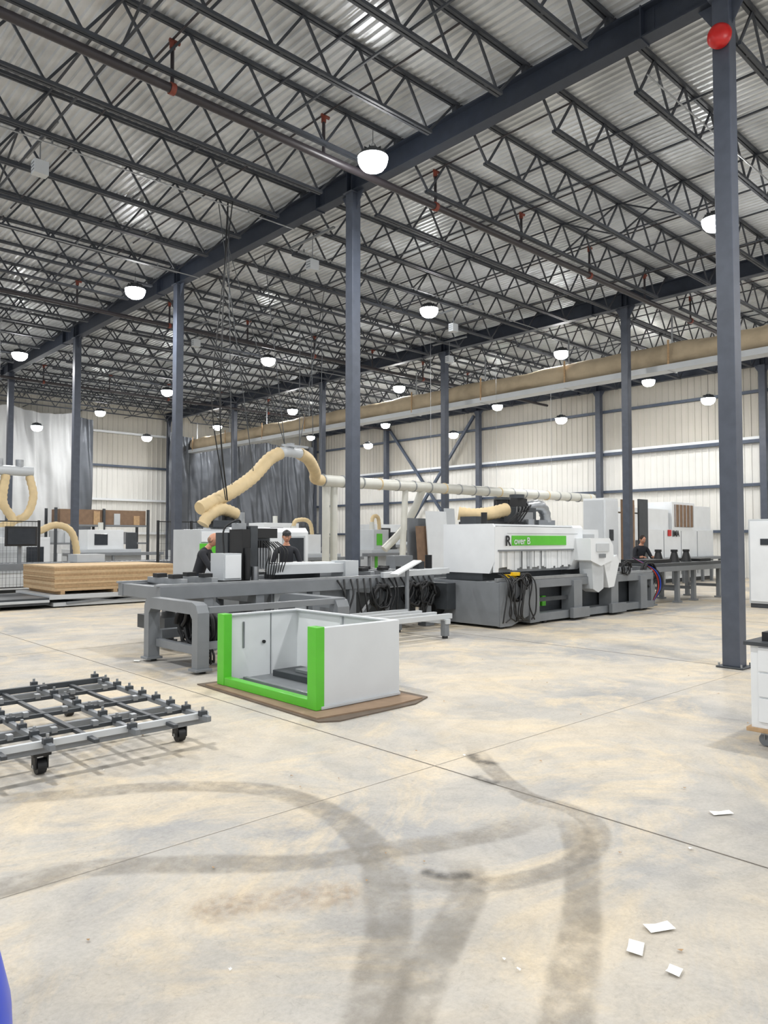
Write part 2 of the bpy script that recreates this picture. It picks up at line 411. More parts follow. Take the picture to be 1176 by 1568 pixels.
for x,y,p in [(8.4,.6,1.1),(1.3,-2.5,.75),(1.3,6.2,1.2),(1.3,15,1.2),(1.3,24,1.1),(8.4,-7,1.2),(-5.5,6,1.2),(-5.5,-3,1)]: lamp(x,y,8.2,PW*p)  # unseen lamps added out of view to light the foreground
for x,y in [(28.7,12.3),(28.6,18.9),(28.7,25.5),(28.4,31.8),(17.6,37.5),(12,37.5)]: lamp(x,y,7.0,PW*.25)

b=B('alarm_bell'); x,y,z=X1-.115,3.93,8.2
b.box(x-.04,x-.0,y-.07,y+.07,z-.07,z+.07,M_red)
b.T=Matrix.Translation((x-.10,y-.03,z))@Matrix.Rotation(math.radians(-235),4,'Z')
b.tube([(0,-.06,0),(0,0,0),(0,.06,0),(0,.09,0),(0,.10,0)],[.14,.15,.14,.09,.02],M_red,24)
b.T=None; b.done()
for (x,y,z) in [(4.3,13.5,8.05),(10.4,13.6,7.9),(16.9,15,8.0),(12,22,8),(19.5,17.5,7.9)]:
    b=B('wireless_access_box'); b.box(x-.12,x+.12,y-.09,y+.09,z,z+.24,M_lgrey)
    for k in range(3): b.box(x-.125,x-.12,y-.07,y+.07,z+.05+k*.06,z+.07+k*.06,M_grey)
    b.cyl((x,y,z+.24),(x,y,8.66),.01,M_grey,6); b.box(x-.03,x+.03,y-.8,y+.8,8.66,8.7,M_grey); b.done()

# ------------------------------------------------------------------ hood cover on cardboard
b=B('cardboard_sheet')
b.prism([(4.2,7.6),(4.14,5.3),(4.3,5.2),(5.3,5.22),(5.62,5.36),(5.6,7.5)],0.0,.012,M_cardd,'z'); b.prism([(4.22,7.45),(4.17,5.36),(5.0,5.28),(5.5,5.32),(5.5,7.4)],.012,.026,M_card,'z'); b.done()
b=B('machine_cover_hood')
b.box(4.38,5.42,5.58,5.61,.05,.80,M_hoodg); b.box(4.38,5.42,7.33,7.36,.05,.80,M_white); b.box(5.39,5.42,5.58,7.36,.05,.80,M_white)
b.box(4.38,5.42,5.58,7.36,.03,.06,M_grey)
b.box(4.38,5.42,5.56,5.58,.03,.06,M_lgrey)
for (ya,yb) in((5.57,5.71),(7.23,7.37)): b.box(4.32,4.42,ya,yb,.028,.81,M_green)
b.box(4.325,4.42,5.71,7.23,.028,.115,M_green)
b.box(5.0,5.01,7.32,7.33,.06,.79,M_grey); b.box(4.62,4.64,7.31,7.33,.4,.7,M_grey)
b.box(4.44,5.38,7.28,7.33,.78,.80,M_lgrey); b.box(5.34,5.39,5.62,7.3,.78,.8,M_lgrey); b.box(4.42,5.40,5.61,5.65,.78,.8,M_lgrey)
b.box(4.95,5.35,6.3,7.2,.06,.13,M_dgrey); b.box(5.05,5.3,6.5,6.9,.13,.17,M_steel); b.box(4.55,4.6,6.0,7.2,.06,.1,M_steel)
b.box(5.36,5.39,6.45,6.48,.06,.78,M_lgrey); b.box(5.34,5.39,6.95,6.99,.06,.5,M_grey); b.cyl((4.9,7.3,.45),(4.9,7.32,.45),.02,M_black,10)
b.done(.01)

# ------------------------------------------------------------------ steel rack foreground
b=B('steel_rail_rack'); z=.22
for y in(5.38,5.95,6.55,7.3): b.box(-.2,3.08,y-.022,y+.022,z-.045,z,M_grey)
xs=[.0,.3,.6,.9,1.2,1.5,1.8,2.1,2.4,2.7,2.98]
for i,x in enumerate(xs):
    big=i%2==0
    b.box(x-.018,x+.018,5.2,7.5,z,z+(.04 if big else .025),M_grey if big else M_dgrey)
    if big:
        y=5.3
        while y<7.5:
            b.box(x-.03,x+.03,y-.022,y+.022,z+.03,z+.07,M_dgrey); b.cyl((x,y,z+.07),(x,y,z+.1),.012,M_steel,6); y+=.27
for y in(5.62,6.25,6.9):
    b.box(-.2,3.0,y-.012,y+.012,z+.0,z+.03,M_dgrey); x=.15
    while x<3: b.box(x-.02,x+.02,y-.025,y+.025,z+.02,z+.06,M_steel); x+=.3
b.box(-.2,3.05,5.33,5.36,z+.0,z+.045,M_lgrey); b.box(-.2,3.05,7.34,7.38,z,z+.05,M_dgrey)
for x,y in((1.82,5.5),(2.94,5.6),(2.6,7.1),(.1,5.5),(.1,7.1)):
    b.box(x-.06,x+.06,y-.05,y+.05,z-.09,z-.05,M_black); b.box(x-.045,x-.035,y-.04,y+.04,.04,z-.08,M_black); b.box(x+.035,x+.045,y-.04,y+.04,.04,z-.08,M_black)
    b.cyl((x-.03,y,.055),(x+.03,y,.055),.055,M_black,18); b.cyl((x-.05,y,.055),(x+.05,y,.055),.015,M_steel,8)
b.done(.003)

# ------------------------------------------------------------------ white tool cart right edge
b=B('rolling_tool_cabinet')
b.box(6.22,7.1,1.45,2.36,.13,.80,M_white); b.box(6.18,7.14,1.41,2.40,.80,.83,M_dgrey); b.box(6.19,7.13,1.42,2.39,.12,.15,M_chipd)
for k in range(3): b.box(6.205,6.22,1.5,2.3,.2+.2*k,.385+.2*k,M_white); b.box(6.19,6.205,1.7,2.1,.33+.2*k,.345+.2*k,M_steel)
b.box(6.3,6.7,1.9,2.3,.83,.9,M_black); b.cyl((6.4,2.1,.9),(6.4,2.1,.93),.05,M_brown,12); b.box(6.75,7.0,1.6,2.2,.83,.87,M_card)
for x in(6.3,7.02):
    for y in(1.53,2.28): b.cyl((x-.02,y,.05),(x+.02,y,.05),.05,M_grey,16); b.box(x-.03,x+.03,y-.03,y+.03,.09,.13,M_steel); b.mem((x-.027,y,.05),(x-.027,y,.12),.02,.006,M_steel)
b.done(.008)
b=B('blue_plastic_barrel'); cx,cy=.214,1.746
b.tube([(cx,cy,0),(cx,cy,.02),(cx,cy,.25),(cx,cy,.28),(cx,cy,.31),(cx,cy,.55),(cx,cy,.58),(cx,cy,.61),(cx,cy,.70),(cx,cy,.82),(cx,cy,.88)],[.27,.29,.3,.31,.3,.3,.31,.305,.30,.272,.2],M_blue,40)
b.cyl((cx+.08,cy,.88),(cx+.08,cy,.9),.04,M_black,12); b.done()
b=B('electrical_cabinet'); b.box(18.65,19.8,5.5,7.08,.1,2.12,M_lgrey); b.box(18.67,19.78,5.52,7.06,0,.1,M_dgrey)
b.box(18.63,18.65,5.55,6.28,.15,2.07,M_white); b.box(18.63,18.65,6.32,7.04,.15,2.07,M_white); b.box(18.61,18.63,6.36,6.39,1,1.3,M_black); b.box(18.61,18.63,6.6,6.8,1.5,1.65,M_glass)
b.cyl((18.9,6.6,2.12),(18.9,6.6,2.3),.02,M_steel,8); b.cyl((18.9,6.6,2.3),(18.9,6.6,2.38),.04,M_blue,12); b.cyl((18.9,6.6,2.38),(18.9,6.6,2.46),.04,M_yel,12); b.cyl((18.9,6.6,2.46),(18.9,6.6,2.54),.04,M_red,12)
b.done(.01)

# ------------------------------------------------------------------ main CNC router (right)
b=B('cnc_router')
x0,x1,ya,yb=10.75,16.6,8.44,10.5
b.prism([(x0+.01,.04),(x0+.35,.04),(x0+.9,.2),(x0+.9,.845),(x0+.01,.845)],ya,ya+.06,M_grey); b.box(x0,x0+.06,ya+.02,yb,.05,.85,M_grey)
b.box(x0+.05,x1,ya+.03,ya+.3,.70,.855,M_grey); b.box(x0+.9,x1,ya+.03,ya+.3,.05,.2,M_grey); b.box(x0+.05,x1,yb-.3,yb-.01,.05,.85,M_grey); b.box(x1-.1,x1+.01,ya+.04,yb-.02,.05,.84,M_grey)
b.box(x0+.1,x1-.12,ya+.35,yb-.32,.12,.75,M_dgrey)
for x in(11.65,13.15,14.6,15.9): b.box(x,x+.3,ya-.02,ya+.28,.05,.8,M_grey)
b.box(13.0,13.6,ya-.1,ya-.02,.05,.25,M_grey); b.box(14.5,15.1,ya-.1,ya-.02,.05,.25,M_grey)
for x in(12.3,12.5): b.box(x,x+.12,ya+.3,ya+.34,.3,.5,M_green)
b.box(11.95,13.1,ya+.1,ya+.12,.42,.5,M_dgrey)
b.box(x0,x1,ya+.05,ya+.12,.86,.92,M_steel); b.box(x0,x1,yb-.15,yb-.08,.86,.92,M_steel)
x=14.1
while x<16.5:
    b.box(x,x+.14,ya+.2,yb-.2,.88,1.0,M_steel)
    for y in(8.9,9.4,9.9): b.box(x-.04,x+.18,y,y+.14,1.0,1.08,M_black)
    x+=.42
for x in range(5): b.cyl((x0+.2+x*1.35,ya+.12,0),(x0+.2+x*1.35,ya+.12,.05),.05,M_black,12)
b.box(10.5,10.74,9.5,10.4,.3,.8,M_dgrey); b.cyl((10.48,9.8,.62),(10.74,9.8,.62),.13,M_black,16); b.cyl((10.48,9.9,.3),(10.74,9.9,.3),.12,M_black,16)
hx0,hx1,hy0,hy1,hz0,hz1=10.9,13.9,8.68,9.95,1.0,1.93
hp=[(hy0,1.22),(hy0,hz1-.06),(hy0+.05,hz1),(hy1,hz1),(hy1,hz0),(hy0+.12,hz0)]
b.prism(hp,hx0,hx0+.05,M_white,'x'); b.prism(hp,hx1-.35,hx1,M_white,'x')
b.box(hx0+.02,hx1-.02,hy0-.004,hy0+.04,1.42,hz1-.05,M_white); b.box(hx0+.02,hx1-.02,hy0+.05,hy1-.01,hz1-.04,hz1-.003,M_white); b.box(hx0+.02,hx1-.02,hy1-.04,hy1-.004,hz0+.01,hz1-.01,M_white)
b.box(hx0+.01,hx0+.12,hy0-.003,hy0+.04,1.02,1.45,M_white)
b.box(hx0+.1,hx1-.35,hy0+.2,hy0+.22,1.0,1.5,M_lgrey)
x=hx0+.12
while x<hx1-.36:
    r=random.uniform(-.012,.012); b.box(x,x+.075,hy0+.045+r,hy0+.05+r,1.08+random.uniform(-.04,.03),1.44,M_white if random.random()<.7 else M_lgrey); x+=.08
b.box(hx0+.1,hx1-.35,hy0-.014,hy0-.005,1.41,1.44,M_grey)
b.box(11.42,13.25,hy0-.02,hy0-.006,1.52,1.71,M_green); b.box(hx0+.4,hx1-.2,hy0-.012,hy0-.006,1.75,1.76,M_lgrey)
b.box(hx0+.02,hx1-.36,hy0+.3,hy1-.05,.86,1.05,M_dgrey)
b.prism([(13.6,1.66),(14.35,1.66),(14.5,1.5),(14.5,1.2),(14.0,1.08),(13.6,1.2)],8.3,8.7,M_white)
b.prism([(13.72,1.22),(14.2,1.1),(14.18,.6),(13.98,.52),(13.78,.6)],8.36,8.66,M_lgrey)
b.prism([(14.22,1.1),(14.75,1.3),(14.85,1.15),(14.62,.62),(14.4,.6)],8.36,8.6,M_white)
b.box(13.8,14.3,8.28,8.3,1.38,1.55,M_lgrey); b.box(13.9,14.15,8.275,8.28,1.25,1.33,M_grey)
b.box(13.92,14.9,8.9,9.9,1.1,1.85,M_white); b.box(14.0,14.7,8.88,8.9,1.5,1.75,M_lgrey); b.box(14.9,15.15,9.0,9.8,1.0,1.6,M_lgrey)
for k in range(3): b.box(14.92,15.16,8.98,9.0,1.05+.18*k,1.18+.18*k,M_grey)
b.box(11.0,11.25,9.2,9.6,1.93,2.08,M_dgrey); b.box(11.3,12.2,9.2,9.9,1.93,1.99,M_black); b.box(12.0,13.1,9.3,9.9,1.93,2.3,M_dgrey); b.box(12.3,12.9,9.4,9.8,2.3,2.5,M_black)
b.cyl((12.2,9.5,1.93),(12.2,9.5,2.45),.13,M_black,16); b.cyl((12.2,9.5,2.45),(12.2,9.5,2.5),.17,M_dgrey,16); b.cyl((13.0,9.6,2.3),(13.0,9.6,2.5),.12,M_black,16)
b.box(12.45,12.85,9.2,9.3,2.0,2.2,M_steel); b.cyl((12.7,9.5,2.5),(12.7,9.5,2.58),.16,M_dgrey,16); b.box(13.2,13.8,9.3,9.8,1.93,2.05,M_grey)
b.hose([(12.1,9.3,2.25),(11.7,9.4,2.16),(11.3,9.5,2.12),(11.05,9.75,2.16)],.14,M_hose)
b.hose([(13.0,9.5,2.32),(13.35,9.4,2.36),(13.55,9.4,2.22),(13.6,9.4,1.95)],.13,M_steel,.06)
b.hose([(12.5,9.7,2.2),(12.9,9.8,2.25),(13.2,9.8,2.1)],.14,M_dgrey,.06)
b.cyl((11.0,9.0,1.93),(11.0,9.0,2.15),.06,M_black,12); b.cyl((12.6,9.1,1.93),(12.6,9.1,2.05),.09,M_steel,12)
for k in range(5): b.tube(crom([(11.9+.1*k,9.15,1.95),(12.0+.12*k,9.0,2.15+.04*k),(12.3+.1*k,9.2,2.3),(12.5+.05*k,9.3,2.2)],5),.016,M_black,6)
for k in range(12):
    xx=11.0+.07*k; b.tube(crom([(xx,8.7,1.0),(xx-.1+random.uniform(-.1,.1),8.36,.85),(xx-.2+random.uniform(-.2,.2),8.34,.4+random.uniform(-.2,.1)),(xx+random.uniform(-.3,.2),8.38,.12)],6),.015,M_black,6)
b.coil((11.2,8.33,.7),.2,.016,M_black,'y',4,.03); b.coil((11.45,8.34,.85),.14,.016,M_black,'y',3,.03)
b.box(11.15,11.4,8.5,8.7,.92,.98,M_yel); b.cyl((11.3,8.5,.96),(11.3,8.5,1.02),.09,M_yel,14)
for k in range(6): b.tube(crom([(16.4,8.9,1.2),(16.6+.05*k,8.5,.9),(16.75+.05*k,8.45,.5),(16.5,8.5,.1)],6),.014,[M_black,M_red,M_black,M_blue,M_black,M_black][k],6)
b.coil((16.55,8.5,.8),.28,.02,M_black,'y',4,.04); b.coil((15.3,8.4,1.0),.15,.015,M_black,'y',3,.03)
R=b.done(.008)
def text(txt,size,loc,mt,parent,bold=.004):
    c=bpy.data.curves.new('lettering','FONT'); c.body=txt; c.size=size; c.extrude=.003; c.offset=bold
    o=bpy.data.objects.new('lettering_tmp',c); COL.objects.link(o)
    bpy.context.view_layer.update()
    me=bpy.data.meshes.new_from_object(o.evaluated_get(bpy.context.evaluated_depsgraph_get()))
    bpy.data.objects.remove(o); me.materials.clear(); me.materials.append(mt)
    ob=bpy.data.objects.new('lettering',me); COL.objects.link(ob); ob.parent=parent
    ob.rotation_euler=(math.pi/2,0,0); ob.location=Vector(loc)-parent.location
text('R',.27,(11.2,8.65,1.52),M_black,R,.006); text('over B',.19,(11.47,8.65,1.545),M_white,R,.001)

b=B('outfeed_table'); b.box(17.0,21.5,8.8,9.9,.95,1.03,M_dgrey); b.box(17.0,21.5,8.78,8.84,.82,.95,M_grey); b.box(17.0,21.5,9.86,9.9,.82,.95,M_grey)
for x in(17.3,18.65,19.6,21.2):
    for y in(8.85,9.75): b.box(x,x+.12,y,y+.1,.04,.9,M_grey); b.box(x-.04,x+.16,y-.04,y+.14,0,.04,M_grey)
    b.box(x+.02,x+.1,8.85,9.8,.3,.38,M_grey)
for x,y in((19.2,9.2),(19.9,9.2),(18.9,9.5)): b.cyl((x,y,1.03),(x,y,1.3),.14,M_black,16,.07); b.cyl((x,y,1.3),(x,y,1.36),.09,M_black,16)
b.box(17.3,18.6,9.0,9.7,1.03,1.12,M_black); b.box(20.3,21.0,9.0,9.6,1.03,1.1,M_black)
b.done(.006)
b=B('control_cabinet'); b.box(17.9,18.6,10.5,11.15,.08,2.75,M_white); b.box(17.88,17.9,10.53,11.12,.15,2.7,M_lgrey); b.box(17.92,18.58,10.48,10.5,.15,2.7,M_white); b.box(17.95,18.55,10.55,11.1,0,.08,M_dgrey); b.box(18.1,18.3,10.46,10.48,1.6,1.9,M_glass)
for k in range(4): b.box(18.0,18.5,10.47,10.48,.4+.05*k,.42+.05*k,M_grey)
b.done(.01)
b=B('sheet_panel_rack'); b.box(21.5,22.3,12.0,12.04,.1,2.9,M_brown); b.box(21.7,22.5,12.1,12.14,.1,2.75,M_chip); b.box(22.6,23.2,12.0,12.05,.1,2.95,M_dgrey)
b.box(21.4,23.3,11.9,12.35,0,.1,M_grey); b.mem((21.45,12.3,.1),(21.45,12.3,2.6),.05,.05,M_grey); b.mem((23.25,12.3,.1),(23.25,12.3,2.6),.05,.05,M_grey); b.mem((21.4,12.3,2.5),(23.3,12.3,2.5),.05,.05,M_grey); b.done()
b=B('edge_banding_machine'); b.box(23.6,30.6,13.0,14.4,.15,2.0,M_white); b.box(23.6,26.9,13.1,14.3,2.0,2.75,M_white); b.box(27.0,28.9,13.0,14.3,2.0,3.05,M_white); b.box(28.9,30.6,13.1,14.3,2.0,2.95,M_white)
b.box(27.2,28.7,12.97,13.0,2.1,2.95,M_brown)
for k in range(6): b.box(27.2+.3*k,27.23+.3*k,12.95,12.97,2.1,2.95,M_lgrey)
for x in(24.9,26.3,27.7,29.1): b.box(x,x+.02,12.985,13.0,.3,1.95,M_grey)
b.box(23.6,30.6,12.5,13.0,.85,.95,M_grey); b.box(23.7,30.5,13.1,14.3,0,.15,M_dgrey)
for k in range(9): b.box(23.8+.8*k,23.9+.8*k,12.55,12.65,0,.85,M_grey)
b.box(24.2,24.6,12.98,13.0,1.3,1.6,M_glass)
b.box(26.6,26.85,12.96,12.983,1.75,1.98,M_red)
E=b.done(.01); text('IMA',.32,(26.95,12.96,1.74),M_black,E,.01)

# ------------------------------------------------------------------ CNC machine without covers (left)
b=B('cnc_machining_center'); G=M_grey
def portal(x,y0,y1,z,w=.13,d=.22):
    n=[(y0,0.05),(y0,z-.12),(y0+.05,z-.03),(y0+.14,z),(y1-.14,z),(y1-.05,z-.03),(y1,z-.12),(y1,.05),(y1-w,.05),(y1-w,z-.2),(y1-w-.06,z-.14),(y0+w+.06,z-.14),(y0+w,z-.2),(y0+w,.05)]
    b.prism(n,x,x+d,G,'x')
    for y in(y0+w/2,y1-w/2): b.box(x-.03,x+d+.03,y-.1,y+.1,.03,.06,G); b.cyl((x+.11,y,0),(x+.11,y,.04),.04,M_black,12)
portal(4.5,8.15,9.6,.86,.13,.16); portal(6.7,8.15,9.6,.80)
b.box(4.66,7.0,8.2,8.32,.28,.36,G); b.box(4.66,7.0,9.4,9.52,.3,.42,G); b.box(4.6,4.68,8.28,9.45,.2,.3,G)
b.box(4.7,6.9,8.22,8.3,.72,.80,G)
for y in(8.3,8.65,9.0,9.35): b.box(5.6,9.3,y,y+.08,.32,.4,M_lgrey)
for x in(6.0,7.6,9.1): b.box(x,x+.1,8.25,9.5,.24,.32,M_lgrey)
for x in(7.6,9.1):
    for y in(8.28,9.4): b.box(x,x+.1,y,y+.1,.04,.3,G); b.cyl((x+.05,y+.05,0),(x+.05,y+.05,.05),.05,M_black,12)
b.box(4.8,10.4,11.0,11.15,.78,.97,G); b.box(4.8,10.4,9.75,9.9,.78,.97,G); b.box(4.81,4.95,9.8,11.1,.785,.965,G); b.box(10.25,10.39,9.8,11.1,.785,.965,G)
b.box(4.75,10.45,9.78,9.84,.97,1.0,M_steel); b.box(4.75,10.45,11.05,11.11,.97,1.0,M_steel)
b.box(4.95,6.0,9.95,10.95,.8,.94,M_grey)
for x in(5.5,6.4,7.5,8.3,9.1,10.2):
    for y in(9.77,10.98):
        b.box(x,x+.15,y,y+.13,.05,.8,G); b.box(x-.04,x+.19,y-.04,y+.17,0,.05,G)
    b.box(x+.02,x+.12,9.8,11.1,.65,.78,G)
b.mem((5.6,9.83,.75),(6.4,9.83,.1),.08,.08,G); b.mem((8.4,9.83,.1),(9.1,9.83,.75),.08,.08,G)
b.box(6.8,8.3,9.95,10.9,.15,.95,G); b.box(6.85,7.5,9.93,9.95,.25,.85,M_lgrey); b.box(7.6,8.2,9.93,9.95,.25,.85,G); b.box(9.2,10.1,9.95,10.9,.1,.75,M_dgrey); b.box(5.0,6.4,10,10.9,.3,.5,M_dgrey)
for x in(5.2,5.7,8.9,9.4,9.9): b.box(x,x+.1,9.9,11.0,.97,1.06,M_steel); b.box(x-.03,x+.13,10.1,10.25,1.06,1.12,M_black); b.box(x-.03,x+.13,10.6,10.75,1.06,1.12,M_black)
b.box(6.02,6.34,10.1,10.5,1.0,1.42,M_lgrey); b.box(6.04,6.32,10.08,10.1,1.03,1.39,M_white)
b.box(6.4,6.85,10.62,11.0,1.0,1.75,M_dgrey)
b.box(6.42,6.56,10.2,10.6,.95,1.8,M_black); b.box(6.6,6.74,10.25,10.6,1.05,1.86,M_dgrey); b.cyl((6.67,10.22,1.2),(6.67,10.22,.98),.06,M_steel,12); b.cyl((6.49,10.17,1.5),(6.49,10.17,1.0),.05,M_black,12)
b.box(6.56,6.6,10.3,10.5,1.1,1.7,M_steel)
for k in range(4): b.cyl((6.79+.055*k,10.3,1.5),(6.79+.055*k,10.3,1.15),.02,M_steel,8); b.cyl((6.79+.055*k,10.3,1.62),(6.79+.055*k,10.3,1.5),.024,M_black,8)
b.box(6.76,7.02,10.35,10.6,1.2,1.7,M_dgrey)
b.box(6.62,7.16,10.3,10.8,1.66,1.82,M_black); b.box(6.4,6.55,10.3,10.5,1.8,1.9,M_steel)
b.box(6.95,8.5,10.05,10.3,1.06,1.22,M_lgrey); b.box(7.2,8.4,10.3,10.6,1.2,1.24,M_white); b.box(8.4,8.7,10.0,10.4,.97,1.26,M_lgrey)
b.box(7.3,8.3,10.6,10.9,.95,1.05,M_dgrey)
b.tube(crom([(6.5,10.4,1.85),(6.4,10.3,1.95),(6.2,10.4,1.8),(6.2,10.4,1.42)],6),.016,M_black,6)
for k in range(8): b.tube(crom([(6.8+.04*k,10.2,1.6),(6.78+.05*k,10.0+random.uniform(-.05,.05),1.45),(6.75+.05*k,10.02,1.2),(6.8+.04*k,10.1,1.0)],5),.01,M_black,6)
b.coil((4.75,8.75,.50),.23,.03,M_black,'x',7,.05,.03); b.coil((4.8,9.05,.50),.23,.03,M_black,'x',6,.05,.03); b.coil((4.62,8.3,.2),.1,.016,M_black,'x',4,.04)
b.box(4.7,5.2,8.5,9.25,.22,.27,M_grey)
for cx in(8.95,9.75,10.1): b.coil((cx,9.6,.62),.2,.026,M_black,'y',5,.03,.04)
for k in range(16):
    xx=8.0+.15*k; b.tube(crom([(xx,9.74,.95),(xx+random.uniform(-.1,.1),9.62,.7),(xx+random.uniform(-.2,.15),9.63,.35),(xx+random.uniform(-.2,.15),9.66,.12)],5),.018,M_black,6)
b.mem((9.0,9.4,1.02),(9.6,9.4,1.25),.2,.03,M_white); b.mem((9.0,9.7,1.0),(10.3,9.3,1.06),.12,.1,M_lgrey)
b.box(9.3,9.36,9.38,9.42,.3,1.12,M_grey)
b.done(.006)

b=B('nesting_router')
b.box(7.7,11.2,13.9,15.4,.05,.85,M_grey); b.box(7.78,8.5,14.0,15.2,.85,1.85,M_lgrey); b.box(7.76,8.3,13.97,14.0,1.2,1.55,M_green); b.box(7.8,8.45,13.97,14.0,1.58,1.8,M_white)
b.prism([(14.0,.95),(14.0,1.8),(14.1,1.9),(15.2,1.9),(15.2,.95)],8.52,10.6,M_white,'x'); b.box(8.7,9.5,13.96,14.0,1.0,1.75,M_dgrey)
b.box(8.2,8.9,14.2,14.9,1.9,2.05,M_dgrey)
b.cyl((8.75,14.5,1.9),(8.75,14.5,2.3),.15,M_black,14); b.cyl((9.1,14.6,1.9),(9.1,14.6,2.25),.12,M_steel,14)
b.hose([(8.9,14.4,2.2),(8.5,14.35,2.3),(8.15,14.3,2.15),(8.0,14.3,1.95)],.14,M_hose)
b.box(9.55,10.15,13.5,13.56,1.1,1.72,M_lgrey); b.box(9.6,10.1,13.49,13.5,1.15,1.67,M_glass); b.box(9.8,9.88,13.52,13.58,.0,1.1,M_grey); b.box(9.6,10.1,13.4,13.7,0,.03,M_grey)
for x in(7.8,10.8): b.box(x,x+.2,13.8,13.95,0,.9,M_grey)
b.done(.01)
b=B('dust_extraction_duct')
b.hose([(7.95,14.35,2.3),(8.3,14.45,2.45),(8.9,14.6,2.72),(9.6,14.85,3.1),(10.2,15.05,3.58),(10.6,15.15,3.78)],.165,M_hose,.08,18)
b.hose([(10.6,15.15,3.78),(10.85,15.2,3.84),(11.3,15.3,3.84)],.14,M_lgrey,.08)
b.hose([(11.3,15.3,3.84),(11.9,15.7,3.75),(12.5,16.2,3.5),(12.9,16.7,3.36),(13.4,17,3.35)],.16,M_hose,.08,18)
b.cyl((10.95,15.2,3.9),(10.95,15.2,4.05),.1,M_steel,12)
b.tube([(13.3,17,3.35),(20,17,3.36),(28,17,3.38)],.17,M_duct,18)
x=13.4
while x<28: b.cyl((x-.02,17,3.36),(x+.02,17,3.36),.19,M_steel if int(x)%3 else M_hose,18); x+=.75
for x in(13.6,13.9): b.cyl((x,17.1,0.02),(x,17.1,3.2),.11,M_duct,14)
b.tube(crom([(17.6,17,3.3),(17.5,17.3,2.6),(17.2,17.6,1.9),(16.6,17.8,1.3)],5),.13,M_duct,14); b.cyl((16.8,17.0,3.3),(16.8,17.2,.05),.1,M_duct,14)
b.box(10.6,11.4,15.05,15.1,3.95,4.0,M_steel)
for x in(14.5,18,21.5,25): b.cyl((x,17,3.5),(x,17,8.65),.006,M_steel,6)
for p,q in (((10.7,15.1,4.0),(10.0,15.0,8.6)),((10.7,15.1,4.0),(8.5,14.4,8.6)),((11.3,15.3,4.0),(11.3,15.3,8.6)),((11.3,15.3,4.0),(12.8,16.2,8.6)),((12.6,16.4,3.6),(12.4,16.3,8.6)),((13.2,16.9,3.45),(13.4,17,8.6)),((9.6,14.8,3.2),(7.8,13.4,8.6)),((8.9,14.6,2.85),(7.9,13.2,8.6))):
    b.cyl(p,q,.01,M_dgrey,6)
b.tube(crom([(7.9,13.2,8.6),(7.85,13.3,6),(8.0,13.6,4),(8.6,14.3,2.5)],8),.016,M_black,6); b.tube(crom([(7.95,13.1,8.6),(7.75,13.3,6),(7.8,13.6,4.4),(8.5,14.2,2.5)],8),.012,M_black,6)
b.done()

# ------------------------------------------------------------------ board stack & lift table
b=B('particle_board_stack')
b.box(6.35,9.5,18.4,20.7,.384,.40,M_chipd)
z=.40
for k in range(26):
    o=random.uniform(-.012,.012); b.box(6.35+o,9.5+o,18.4+random.uniform(-.012,.012),20.7,z,z+.0205,M_chip if (k//3)%2==0 or k==25 else M_chipd); z+=.0225
for x in(6.5,7.8,9.2): b.box(x,x+.1,18.4,20.7,.304,.384,M_chipd)
b.done()
b=B('lift_table'); b.box(6.2,9.6,18.25,20.8,.2,.30,M_lgrey); b.box(6.3,9.5,18.3,20.7,.03,.12,M_lgrey)
b.mem((6.6,18.3,.1),(9.0,18.3,.22),.06,.06,M_grey); b.mem((6.6,18.3,.22),(9.0,18.3,.1),.06,.06,M_grey); b.box(4.2,6.2,18.3,20.5,.08,.25,M_dgrey); b.box(4.2,6.2,18.26,18.3,.14,.2,M_lgrey)
for x in(4.4,6.5,9.2): b.box(x,x+.1,18.35,18.5,0,.1,M_black); b.box(x,x+.1,20.3,20.5,0,.1,M_black)
b.done(.005)
b=B('roller_conveyor')
for y in(21.2,22.3): b.box(3.5,11.5,y,y+.08,.8,.98,M_grey)
x=3.6
while x<11.4: b.cyl((x,21.28,.93),(x,22.3,.93),.04,M_steel,8); x+=.16
for x in(3.8,5.6,7.4,9.2,11.1):
    for y in(21.2,22.3): b.box(x,x+.1,y,y+.08,0,.8,M_grey)
b.box(5.2,5.5,21.3,21.5,.98,1.5,M_blue); b.box(8.0,8.8,21.4,22.1,.98,1.2,M_lgrey)
# operator monitor on post
b.box(6.4,6.48,21.3,21.38,.98,1.5,M_grey); b.box(6.05,6.85,21.22,21.3,1.45,1.98,M_black); b.box(6.1,6.8,21.2,21.22,1.5,1.93,M_glass)
b.done()
b=B('safety_fence')
def fence(xa,xb,y):
    n=int((xb-xa)/1.0)
    for i in range(n+1):
        x=xa+(xb-xa)*i/n; b.box(x-.03,x+.03,y-.03,y+.03,0,2.2,M_black); b.box(x-.08,x+.08,y-.08,y+.08,0,.02,M_black)
    for z in(.2,2.15): b.box(xa,xb,y-.012,y+.012,z,z+.03,M_black)
    x=xa
    while x<xb: b.box(x,x+.004,y-.002,y+.002,.2,2.15,M_dgrey); x+=.1
    z=.3
    while z<2.1: b.box(xa,xb,y-.002,y+.002,z,z+.004,M_dgrey); z+=.2
fence(3.6,7.6,23.4); fence(10.2,12.4,20.9); b.done()
b=B('wide_belt_sander'); b.box(5.4,8.2,24.2,26,.1,1.7,M_white); b.box(6.0,7.4,24.16,24.2,.6,1.5,M_lgrey); b.box(6.1,7.3,24.3,25.8,1.7,2.0,M_lgrey); b.box(5.5,8.1,24.3,25.9,0,.1,M_dgrey); b.box(7.5,8.0,24.15,24.2,.9,1.4,M_glass)
b.cyl((6.2,25,3.8),(7.9,25,3.8),.16,M_lgrey,14)
for x in(6.3,6.9,7.5): b.cyl((x,25,3.75),(x,25,4.15),.12,M_steel,12)
